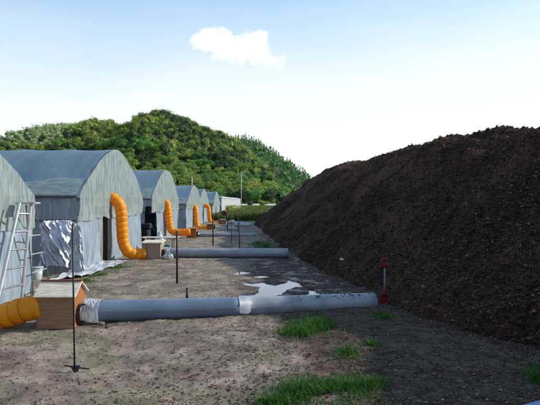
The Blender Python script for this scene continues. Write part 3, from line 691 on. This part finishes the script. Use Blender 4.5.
def lb(u, v): return -2.2 + 0 * u, u * y1, v * 2.17
grid(lb, 6, 3, 'back_wall', M['side'], lg)

# hung and lying sheets
def sheet(name, label, cat, P0, P1, P2, P3, amp, m, fx=3., fy=7., seed=0, n=70, axis=(0, -1, 0), crease=1.):
    P0, P1, P2, P3 = map(lambda p: np.array(p, float), (P0, P1, P2, P3)); ax = np.array(axis, float)
    def fn(u, v):
        ub, vb = u + .03 * fbm(v * 5, u * 0, 3, seed), v + .03 * fbm(u * 5, v * 0, 3, seed + 1)
        B = ((1 - ub) * (1 - vb))[..., None] * P0 + (ub * (1 - vb))[..., None] * P1 + (ub * vb)[..., None] * P2 + ((1 - ub) * vb)[..., None] * P3
        rid = np.abs(fbm((u * 1.1 + v) * fy, (u - v) * fx, 3, seed + 3, .42)) * crease + .25 * np.abs(fbm(u * fx * 1.5, v * fy * .5, 2, seed + 9))
        B = B + (amp * rid)[..., None] * ax; return B[..., 0], B[..., 1], B[..., 2]
    return tag(grid(fn, n, n, name, M[m], None, False, thick=.004), label, cat)
Y1 = 11.86
sheet('silver_sheet', 'crumpled silver plastic sheet hung on the side wall of the large greenhouse', 'sheet', (-4.98, Y1, .20), (-4.36, Y1, .16), (-4.34, Y1, 1.17), (-4.98, Y1, 1.17), .42, 'silver', 1.5, 7, 3)
sheet('pale_sheet', 'pale bluish plastic sheet draped round the near corner of the large greenhouse', 'sheet', (-4.36, Y1 - .03, .02), (-4.05, Y1 - .02, .0), (-4.16, Y1 + .02, 1.05), (-4.34, Y1, 1.14), .12, 'white', 3, 5, 13, 46)
g1 = [gnd(50, 283), gnd(88, 277), gnd(130, 262.5), gnd(90, 262)]
sheet('ground_sheet', 'wrinkled pale plastic sheet spread on the ground before the greenhouse doorway', 'sheet', *[(p.x, p.y, .035) for p in g1], .09, 'white', 2, 4, 23, 60, (0, 0, 1))
Y2 = 20.26
for (nm, lb, x0, x1, z0, z1, sd_) in (('dark_netting', 'bundle of black netting hung in the gap before the second full greenhouse', 145, 152.5, .05, 1.42, 31), ('dark_netting', 'narrower black netting fold right beside the larger black bundle', 151.5, 157.5, .1, 1.18, 37)):
    a = (x0 - 270) / 540 * Y2; b = (x1 - 270) / 540 * Y2
    sheet(nm, lb, 'netting', (a - .05, Y2, z0), (b, Y2, z0 + .05), (b - .03, Y2, z1), (a + .02, Y2, z1 - .03), .18, 'black', 4, 5, sd_, 36)
o = MB(); o.box((0, 0, .3), (.62, .5, .6), bev=.05).box((.2, -.02, .7), (.35, .4, .2), bev=.04)
tag(o.build('storage_crate', M['black'], None, False, ((141 - 270) / 540 * 19.3, 19.3, 0)), 'black crate stack on the ground at the foot of the black netting', 'crate')

# ---------------------------------------------------------------- ducts
def duct(pts, r, label, pitch=.075, n=None, loops=14, wiry=True):
    path = spline(pts, 14); L_ = [0]
    for a, b in zip(path, path[1:]): L_.append(L_[-1] + (b - a).length)
    tot = L_[-1]; m = int(tot / pitch * 6); P = []; rr = []; pa = np.array([tuple(p) for p in path]); Ls = np.array(L_)
    s = np.linspace(0, tot, m); Q = np.stack([np.interp(s, Ls, pa[:, k]) for k in range(3)], -1)
    rad = r * (1 - .085 * np.abs(np.cos(s / pitch * PI)) ** 3 + .03 + .02 * fbm(s * 3, s * 0, 2, int(r * 100 + tot * 10)))
    d = thing('air_duct', label, 'air duct', tuple(pts[-1]), 'orange flexible air ducts'); base = Vector(pts[-1])
    MB().tube([Vector(q) - base for q in Q], list(map(float, rad)), 20).build('duct_skin', M['orange'], d, True)
    k = 0; sp = pitch
    for i in range(1, int(tot / sp)):
        c = i * sp; q0 = Vector([float(np.interp(c - .007, Ls, pa[:, k])) for k in range(3)]) - base; q1 = Vector([float(np.interp(c + .007, Ls, pa[:, k])) for k in range(3)]) - base
        if wiry: MB().tube([q0, q1], r * .965, 20, False).build('wire_band', M['wire'], d, True)
    return d
def atg(x, y, D): return at(x, y, D)
duct([at(-60, 322, 6.9), at(-25, 322, 6.9), at(5, 315.5, 6.88), at(26, 309, 6.86), at(43, 306, 6.85)], .158, 'orange ribbed duct lying on the ground and entering the nearest plywood box', .14)
duct([(-4.55, 14.6, 1.66), (-4.33, 14.55, 1.70), (-4.13, 14.5, 1.60), at(120.5, 208, 14.5), at(122, 226, 14.5), at(123.3, 242, 14.5), at(128, 251.5, 14.5), at(136, 253.8, 14.6), at(145, 253.6, 14.7)], .15, 'orange duct hanging from the doorway of the large greenhouse to the second box', .15)
duct([(-4.8, 23.1, 1.5), (-4.56, 23.1, 1.56), (-4.4, 23.1, 1.46), at(168, 210, 23), at(168.8, 220, 23), at(171, 230, 23), at(178, 232.3, 23), at(190, 232, 23)], .15, 'orange duct hanging from the second full greenhouse down to the small orange brown box', .15, wiry=True)
duct([(-4.85, 31.5, 1.25), (-4.55, 31.5, 1.3), (-4.36, 31.5, 1.2), at(196, 214, 31.4), at(196.3, 222, 31.4), at(198, 227, 31.4), at(202, 228, 31.4), at(208.5, 227.6, 31.4)], .15, 'orange duct hanging from the third full greenhouse', .15)
duct([(-5.1, 39.9, 1.2), (-4.8, 39.9, 1.25), (-4.56, 39.9, 1.15), at(209, 212, 39.8), at(209.3, 218, 39.8), at(211, 222, 39.8), at(214, 223, 39.8), at(221, 222.4, 39.8)], .15, 'farthest orange duct, hanging from the fourth full greenhouse', .15)

# ---------------------------------------------------------------- boxes
def pbox(c, w, d, h, rise, label, side, lid, over=.04, gable=True, collar=.13, panels=1):
    r = thing('plywood_box', label, 'box', c, 'plywood junction boxes'); tk = .014
    if panels == 1: MB().box((0, -d / 2 + tk / 2, h / 2), (w, tk, h), bev=.002).build('front_panel', side, r)
    else:
        MB().box((-w / 2 + .05, -d / 2 + tk / 2, h / 2), (.1, tk + .01, h), bev=.003).build('front_panel', side, r)
        MB().box((.053, -d / 2 + tk / 2, h / 2), (w - .11, tk, h), bev=.003).build('front_panel', side, r)
    MB().box((0, d / 2 - tk / 2, h / 2), (w, tk, h), bev=.002).build('rear_panel', side, r)
    for s in (-1, 1):
        mb = MB(); x = s * (w / 2 - tk / 2 - .001); y = d / 2 - tk - .001; hh = h + (rise - .01 if gable else 0)
        mb.add([(x - tk / 2, -y, 0), (x - tk / 2, y, 0), (x - tk / 2, y, h), (x - tk / 2, 0, hh), (x - tk / 2, -y, h), (x + tk / 2, -y, 0), (x + tk / 2, y, 0), (x + tk / 2, y, h), (x + tk / 2, 0, hh), (x + tk / 2, -y, h)],
               [(0, 1, 2, 3, 4), (9, 8, 7, 6, 5), (0, 5, 6, 1), (1, 6, 7, 2), (2, 7, 8, 3), (3, 8, 9, 4), (4, 9, 5, 0)])
        mb.build('side_panel', side if s < 0 or not gable else M['plyo'], r)
        MB().tube([(s * (w / 2 - .02), 0, .02 + collar), (s * (w / 2 + .05), 0, .02 + collar)], collar, 20, False).build('duct_collar', M['darksteel'], r, True)
    if gable:
        al = math.atan2(rise, d / 2); ln = math.hypot(rise, d / 2) + over * 1.6
        for s in (-1, 1):
            rot = Matrix.Rotation(-s * al, 3, 'X')
            MB().box(rot @ Vector((0, s * ln / 2, 0)) + Vector((.005, 0, h + rise + .012)), (w + over * 2, ln, .016), rot, .002).build('roof_panel', lid, r)
        MB().box((.005, 0, h + rise + .026), (w + over * 2 + .004, .045, .022), None, .004).build('ridge_trim', M['trim'], r)
    else:
        rot = Matrix.Rotation(R(4), 3, 'X'); MB().box((.02, -.01, h + .03), (w + over * 2, d + over * 2.5, .03), rot, .003).build('lid', lid, r)
    return r
c = gnd(57, 329.3); pbox((c.x - .03, c.y + .22, 0), .455, .42, .42, .13, 'nearest plywood box with a cream pitched lid between orange duct and grey pipe', M['ply'], M['lid'], .035)
c = gnd(151, 260); pbox((c.x, c.y + .25, -.01), .50, .46, .46, .1, 'second plywood box with a flat cream lid where the second pipe begins', M['ply2'], M['lid'], .035, False, panels=2)
c = gnd(191.5, 238); pbox((c.x, c.y + .2, 0), .38, .4, .38, .08, 'third small orange brown box where the duct meets the third pipe', M['plyo'], M['plyo'], .03, False)
c = gnd(210.5, 229.8); pbox((c.x, c.y + .2, 0), .34, .36, .30, .06, 'fourth tiny brown box at the foot of the distant ducts', M['plyo'], M['ply2'], .03, False)
c = gnd(222, 224.4); pbox((c.x, c.y + .2, 0), .36, .36, .3, .06, 'farthest tiny dark box below the round red marker', M['ply'], M['ply2'], .03, False)

# ---------------------------------------------------------------- pipes
def pipe(p0, p1, r, label, m='pipe', split=None, m2='pipe2', sag=.0):
    p0 = Vector(p0); p1 = Vector(p1); d = thing('drain_pipe', label, 'pipe', tuple(p0), 'grey pipes from the boxes to the heap')
    v = p1 - p0; L_ = v.length; nn = 24
    def pt(t): return v * t + Vector((0, 0, -sag * math.sin(PI * t)))
    def hollow(t0, t1, rad, nm, mm):
        mb = MB(); k = max(2, int(nn * (t1 - t0)) + 1); P_ = [pt(t0 + (t1 - t0) * i / (k - 1)) for i in range(k)]
        mb.tube(P_, rad, 28, False); mb.tube(P_, rad * .93, 28, False)
        for e, kk in ((0, 0), (k - 1, 0)):
            n0 = e * 28; n1 = k * 28 + e * 28
            mb.f += [(n0 + i, n0 + (i + 1) % 28, n1 + (i + 1) % 28, n1 + i) for i in range(28)]
        return mb.build(nm, M[mm], d, True)
    if split:
        hollow(0, split, r, 'pipe_length', m); hollow(split, 1, r * .985, 'pipe_length', m2)
        hollow(split - .05 / L_ * 1.6, split + .05 / L_ * 1.6, r * 1.045, 'coupling', 'coupling')
    else: hollow(0, 1, r, 'pipe_length', m)
    return d
a = at(80, 311.5, 7.16); b = at(374, 302, 8.25)
p1_ = pipe(a, b, .142, 'longest nearest grey pipe running from the cream lidded box into the heap', 'pipe', .52, 'pipe2', .01)
# mud and bark crumbs lying on the silvery half
q_ = []
for (x, n_c, sp_) in ((311, 26, .035), (345, 34, .05), (356, 16, .03), (331, 9, .03), (290, 7, .03), (366, 12, .03)):
    for _ in range(n_c):
        t_ = (x - 80) / 294 + random.gauss(0, sp_ / 4.2); an = R(90 - 28 + random.gauss(0, 13)); q = a.lerp(b, t_) - a
        q_.append((q.x, q.y - math.cos(an) * .1405, q.z + math.sin(an) * .1405))
tag(link('mud_crumbs', clods(np.array(q_), .005, .016, 'mud_crumbs', ['rust', 'fib_a'], [.8, .2], .35), p1_), kind='stuff')
# crumpled clear wrapping at the pipe mouth
def wrap(c, L_, r, label, m='white', seed=0):
    c = Vector(c)
    def fn(u, v):
        th = v * 2 * PI; rad = r * (1.0 + .05 * (1 - u)) + .035 * np.abs(fbm(u * 7, np.cos(th) * 2 + 9, 3, seed)) + .012
        return c.x + u * L_, c.y + rad * np.cos(th), c.z + rad * np.sin(th)
    return tag(grid(fn, 30, 40, 'plastic_wrap', M[m], None, False), label, 'plastic wrap')
wrap((a.x - .07, a.y, a.z), .36, .142, 'crumpled clear plastic wrapped round the mouth of the nearest pipe', seed=5)
a2 = at(165, 253, 15.2); b2 = at(288, 253, 15.3)
pipe(a2, b2, .13, 'second grey pipe running straight from the flat lidded box to the heap', 'pipe2', None)
wrap((a2.x - .08, a2.y, a2.z), .25, .14, 'white plastic wrapped round the start of the second pipe', seed=8)
pipe(at(198, 234.8, 24.2), at(256, 235.2, 24.6), .10, 'third pipe, short in the distance beyond the second', 'pipe2', None)
pipe(at(212, 228.3, 31.8), at(252, 228.6, 32.2), .09, 'fourth distant thin grey pipe', 'pipe', None)
pipe(at(223, 223.4, 40.0), at(253, 223.4, 40.4), .09, 'farthest thin grey pipe at the meadow edge', 'pipe', None)
# bricks and lumps under the first pipe
def lump(x, y, s, m, label, name='stone', cat='stone', seed=0):
    r = random.Random(seed); c = gnd(x, y); V = []; F = []
    for i in range(6):
        for j in range(8):
            th = PI * i / 5; ph = 2 * PI * j / 8; k = s * (1 + r.uniform(-.18, .18)); V.append((k * math.sin(th) * math.cos(ph) * 1.2, k * math.sin(th) * math.sin(ph) * .9, k * .7 * math.cos(th) + s * .5))
    for i in range(5):
        for j in range(8): F.append((i * 8 + j, (i + 1) * 8 + j, (i + 1) * 8 + (j + 1) % 8, i * 8 + (j + 1) % 8))
    return tag(MB().add(V, F).build(name, M[m], None, False, c), label, cat)
lump(101, 325.5, .045, 'stone', 'grey stone wedged under the nearest pipe by its plastic wrap', seed=1)
lump(107, 327.5, .03, 'brick', 'small brown stone beside the grey one under the nearest pipe', seed=2)
lump(234, 327, .03, 'fib_d', 'pale wood chip stone in front of the pipe coupling', seed=3)
lump(19, 364, .022, 'stone', 'small light pebble alone on the pale soil at the lower left', seed=4)
lump(183, 356, .02, 'fib_d', 'tiny pale stone on the soil below the pipe, left of centre', seed=6)
w = at(342, 271, 11.6); w.z = float(pile_z(np.array(w.x), np.array(w.y))) + .02
tag(MB().box((0, 0, 0), (.10, .04, .05), Matrix.Rotation(.4, 3, 'Y'), .02).build('paper_scrap', M['lid'], None, False, w), 'small whitish scrap lying on the lower slope of the heap', 'litter')

# plastic heaps by far pipes, jug, green and white things
def bag(x, y, D, s, m, label, name='plastic_bag', cat='plastic bag', seed=0, sc=(1.3, .8, .6)):
    def fn(u, v):
        th = u * 2 * PI; ph = v * PI; k = s * (1 + .5 * fbm(np.cos(th) * 2 + seed, v * 4, 3, seed)); return k * sc[0] * np.sin(ph) * np.cos(th), k * sc[1] * np.sin(ph) * np.sin(th), k * sc[2] * (np.cos(ph) + .8)
    o = tag(grid(fn, 26, 16, name, M[m], None, False), label, cat); o.location = ((x - 270) / 540 * D, D, 0); return o
bag(232, 231, 29.5, .32, 'white', 'white crumpled plastic bag on the fourth pipe', seed=1, sc=(1, .7, .45))
bag(242, 228, 33.5, .34, 'white', 'larger white plastic heap right of the white bag by the far pipes', seed=2, sc=(1.7, .7, .45))
bag(231, 223, 38, .22, 'white', 'small white bundle at the farthest pipe', seed=3)
bag(167, 246, 16.2, .16, 'green', 'green plastic bag beside the flat lidded box', seed=4, sc=(1.2, .7, .9))
bag(169, 250, 14.7, .14, 'white', 'small white plastic bag on the ground at the start of the second pipe', seed=5, sc=(1.1, .7, .6))
J = thing('white_jug', 'white plastic jug standing behind the flat lidded box', 'jug', ((159.5 - 270) / 540 * 17.5, 17.5, 0)); 
MB().tube([(0, 0, 0), (0, 0, .02), (0, 0, .38), (0, 0, .48), (0, 0, .55)], [.13, .15, .15, .09, .05], 16).build('jug_body', M['white'], J, True)
MB().tube([(0, 0, .55), (0, 0, .6)], .055, 12).build('cap', M['lid'], J, True); MB().tube([(.1, 0, .46), (.17, 0, .45), (.18, 0, .3), (.15, 0, .25)], .014, 6).build('handle', M['white'], J, True)
B = thing('white_bucket', 'white bucket standing behind the ladder foot beside the silver sheet', 'bucket', ((36 - 270) / 540 * 10.9, 10.9, 0))
MB().tube([(0, 0, .0), (0, 0, .02), (0, 0, .26)], [.1, .11, .135], 18).build('bucket_body', M['white'], B, True)
MB().tube([(0, 0, .25), (0, 0, .27)], .145, 18).build('rim', M['white'], B, True)
MB().tube([(-.13, 0, .26), (-.1, -.08, .2), (0, -.12, .17), (.1, -.08, .2), (.13, 0, .26)], .005, 6).build('handle', M['steel'], B, True)
o = MB(); o.box((0, .13, .0), (1.1, .38, .025), bev=.003)
tag(o.build('plank', M['lid'], None, False, (at(160, 241.5, 16.3).x, 16.2, .50)), 'pale plank lying level behind the flat lidded box', 'plank')
tr = thing('sawhorse', 'low wooden trestle under the pale plank behind the flat lidded box', 'trestle', (at(160, 241.5, 16.3).x, 16.3, 0))
for sx_ in (-.4, .4):
    MB().box((sx_, 0, .465), (.06, .4, .045), bev=.004).build('crossbeam', M['post'], tr)
    for sy_ in (-.15, .15): MB().box((sx_, sy_, .22), (.045, .045, .44), bev=.004).build('leg', M['post'], tr)

# ---------------------------------------------------------------- ladder
def ladder():
    r = thing('step_ladder', 'dull aluminium step ladder open in front of the nearest greenhouse', 'ladder', gnd(10, 309))
    o = Vector(r.location)
    D1, D2 = 8.7, 8.35                       # foot depth, head depth
    LB = gnd(-7, 320); RT, RB = at(31, 202, 8.25), gnd(20.5, 309)
    LT = at(19.5, 203, 8.1)
    def bar(a, b, w, nm, m='alu', n=8): return MB().tube([a - o, b - o], w, n).build(nm, M[m], r)
    LB.z = RB.z = 0
    bar(LT, LB, .024, 'rail'); bar(RT, RB, .026, 'rail')
    for k in range(6):
        t = .10 + k * .165; bar(LT.lerp(LB, t), RT.lerp(RB, t + .015), .015, 'rung', 'steel')
    # rear legs
    A1, A2 = at(26, 205, 8.35), at(35, 205, 8.5); B1, B2 = gnd(33.5, 298), gnd(50.5, 290); B1.z = B2.z = 0
    bar(A1, B1, .013, 'rear_leg', 'steel'); bar(A2, B2, .013, 'rear_leg', 'steel')
    for k in range(4):
        t = .32 + k * .2; bar(A1.lerp(B1, t), A2.lerp(B2, t), .010, 'brace')
    hc = (RT + LT + A1 + A2) / 4; MB().box(hc - o + Vector((0, 0, .01)), (.30, .22, .03), bev=.005).build('top_step', M['alu'], r)
    return r
ladder()

# ---------------------------------------------------------------- stakes
def stake(x, ybase, ytop, label, r=.011, plate=False, loop=False, lean=0):
    g0 = gnd(x, ybase); D = g0.y; top = H + (201 - ytop) / 540 * D
    s = thing('stake', label, 'stake', g0, 'dark stakes in the ground')
    MB().tube([(0, 0, -.05), (lean * .5, 0, top * .5), (lean, 0, top)], r, 8).build('rod', M['darksteel'], s, True)
    if plate:
        rot = Matrix.Rotation(R(30), 3, 'Z')
        mb = MB(); mb.add([rot @ Vector(v) for v in ((-.045, -.006, .06), (.05, -.006, .05), (.012, -.006, -.05), (-.045, .006, .06), (.05, .006, .05), (.012, .006, -.05))], [(0, 1, 2), (5, 4, 3), (0, 3, 4, 1), (1, 4, 5, 2), (2, 5, 3, 0)])
        mb.build('foot_plate', M['darksteel'], s); MB().tube([(-.11, .03, .045), (0, 0, .04), (.14, -.01, .025)], .007, 6).build('foot_bar', M['darksteel'], s)
    if loop:
        MB().tube([(lean, 0, top), (lean - .05, 0, top + .03), (lean - .06, 0, top + .09), (lean, 0, top + .11), (lean + .05, 0, top + .08)], .008, 6).build('hook', M['darksteel'], s, True)
    return s
stake(74.5, 371.5, 224, 'tallest nearest dark stake with a spade foot in front of the cream lidded box', .0085, plate=True, lean=-.02)
stake(177, 284, 231, 'dark stake standing right of the second box, in front of the second pipe', .02)
stake(187, 305, 288, 'short dark peg sticking up just behind the nearest pipe', .018)
stake(239.5, 256, 222, 'dark stake crossing the second pipe near the heap', .018)
stake(213, 246, 217, 'dark stake left of the white plastic bags, behind the second pipe', .022)
stake(231.5, 244, 220, 'thin dark stake between the third pipe and the second', .014)
stake(227.5, 231, 210, 'far thin stake among the distant pipes', .02)
stake(238, 232, 213, 'far thin stake beside the larger white plastic heap', .02)
mk = thing('round_marker', 'round dark red marker on a thin post beside the farthest orange duct', 'marker', ((223.5 - 270) / 540 * 41, 41.6, 0))
MB().tube([(0, 0, 0), (0, 0, .65)], .03, 8).build('marker_post', M['darksteel'], mk, True)
MB().tube([(0, -.05, .66), (0, -.03, .66), (0, .03, .66), (0, .05, .66)], [.17, .21, .21, .17], 20).build('marker_disc', M['darkred'], mk, True)

# ---------------------------------------------------------------- shovel stuck in the heap
gx, gy_ = (384.5 - 270) / 540 * 8.35, 8.35
zb = H + (201 - 298) / 540 * 8.35; zt_ = H + (201 - 262) / 540 * 8.35
sh = thing('shovel', 'red handled shovel stuck upright in the heap beside the buried pipe end', 'shovel', (gx, gy_, zb))
hh = zt_ - zb
MB().tube([(0, 0, .08), (.004, 0, hh * .5), (0, 0, hh - .05)], .011, 10).build('shaft', M['hoopm'], sh, True)
g_ = MB(); g_.tube([(0, 0, hh - .09), (-.012, 0, hh - .05), (-.045, 0, hh + .0), (-.045, 0, hh + .045)], [.016, .017, .015, .013], 8); g_.tube([(0, 0, hh - .09), (.012, 0, hh - .05), (.045, 0, hh + .0), (.045, 0, hh + .045)], [.016, .017, .015, .013], 8)
g_.tube([(-.05, 0, hh + .04), (.05, 0, hh + .04)], .017, 10); g_.build('grip', M['red'], sh, True)
b_ = MB(); b_.tube([(0, 0, .16), (0, -.005, .08), (0, -.005, .02)], [.018, .024, .03], 10)
V = []; F = []
for i in range(9):
    for j in range(9):
        u = (i / 8 - .5) * 2; v_ = j / 8; wd = .085 * (1 - .55 * max(0, v_ - .5) ** 1.2 * 2) ; V.append((u * wd * .62, .035 * u * u - .012, .05 - v_ * .25))
F = [(i * 9 + j, i * 9 + j + 9, i * 9 + j + 10, i * 9 + j + 1) for i in range(8) for j in range(8)]
b_.add(V, F); b_.build('blade', M['red'], sh, True)

# pale blue sheet in the lower right corner
def bs(u, v): 
    x = 1.90 + u * 1.3; y = 3.55 + u * .62 + v * .55 - .0; return x, y, .05 + .05 * (v * (1 - v)) * 4 * .6 + .02 * fbm(u * 4, v * 3, 3, 5)
tag(grid(bs, 40, 20, 'folded_sheet', M['blue'], None, True, thick=.012), 'pale blue plastic sheet edge in the lower right corner', 'sheet')
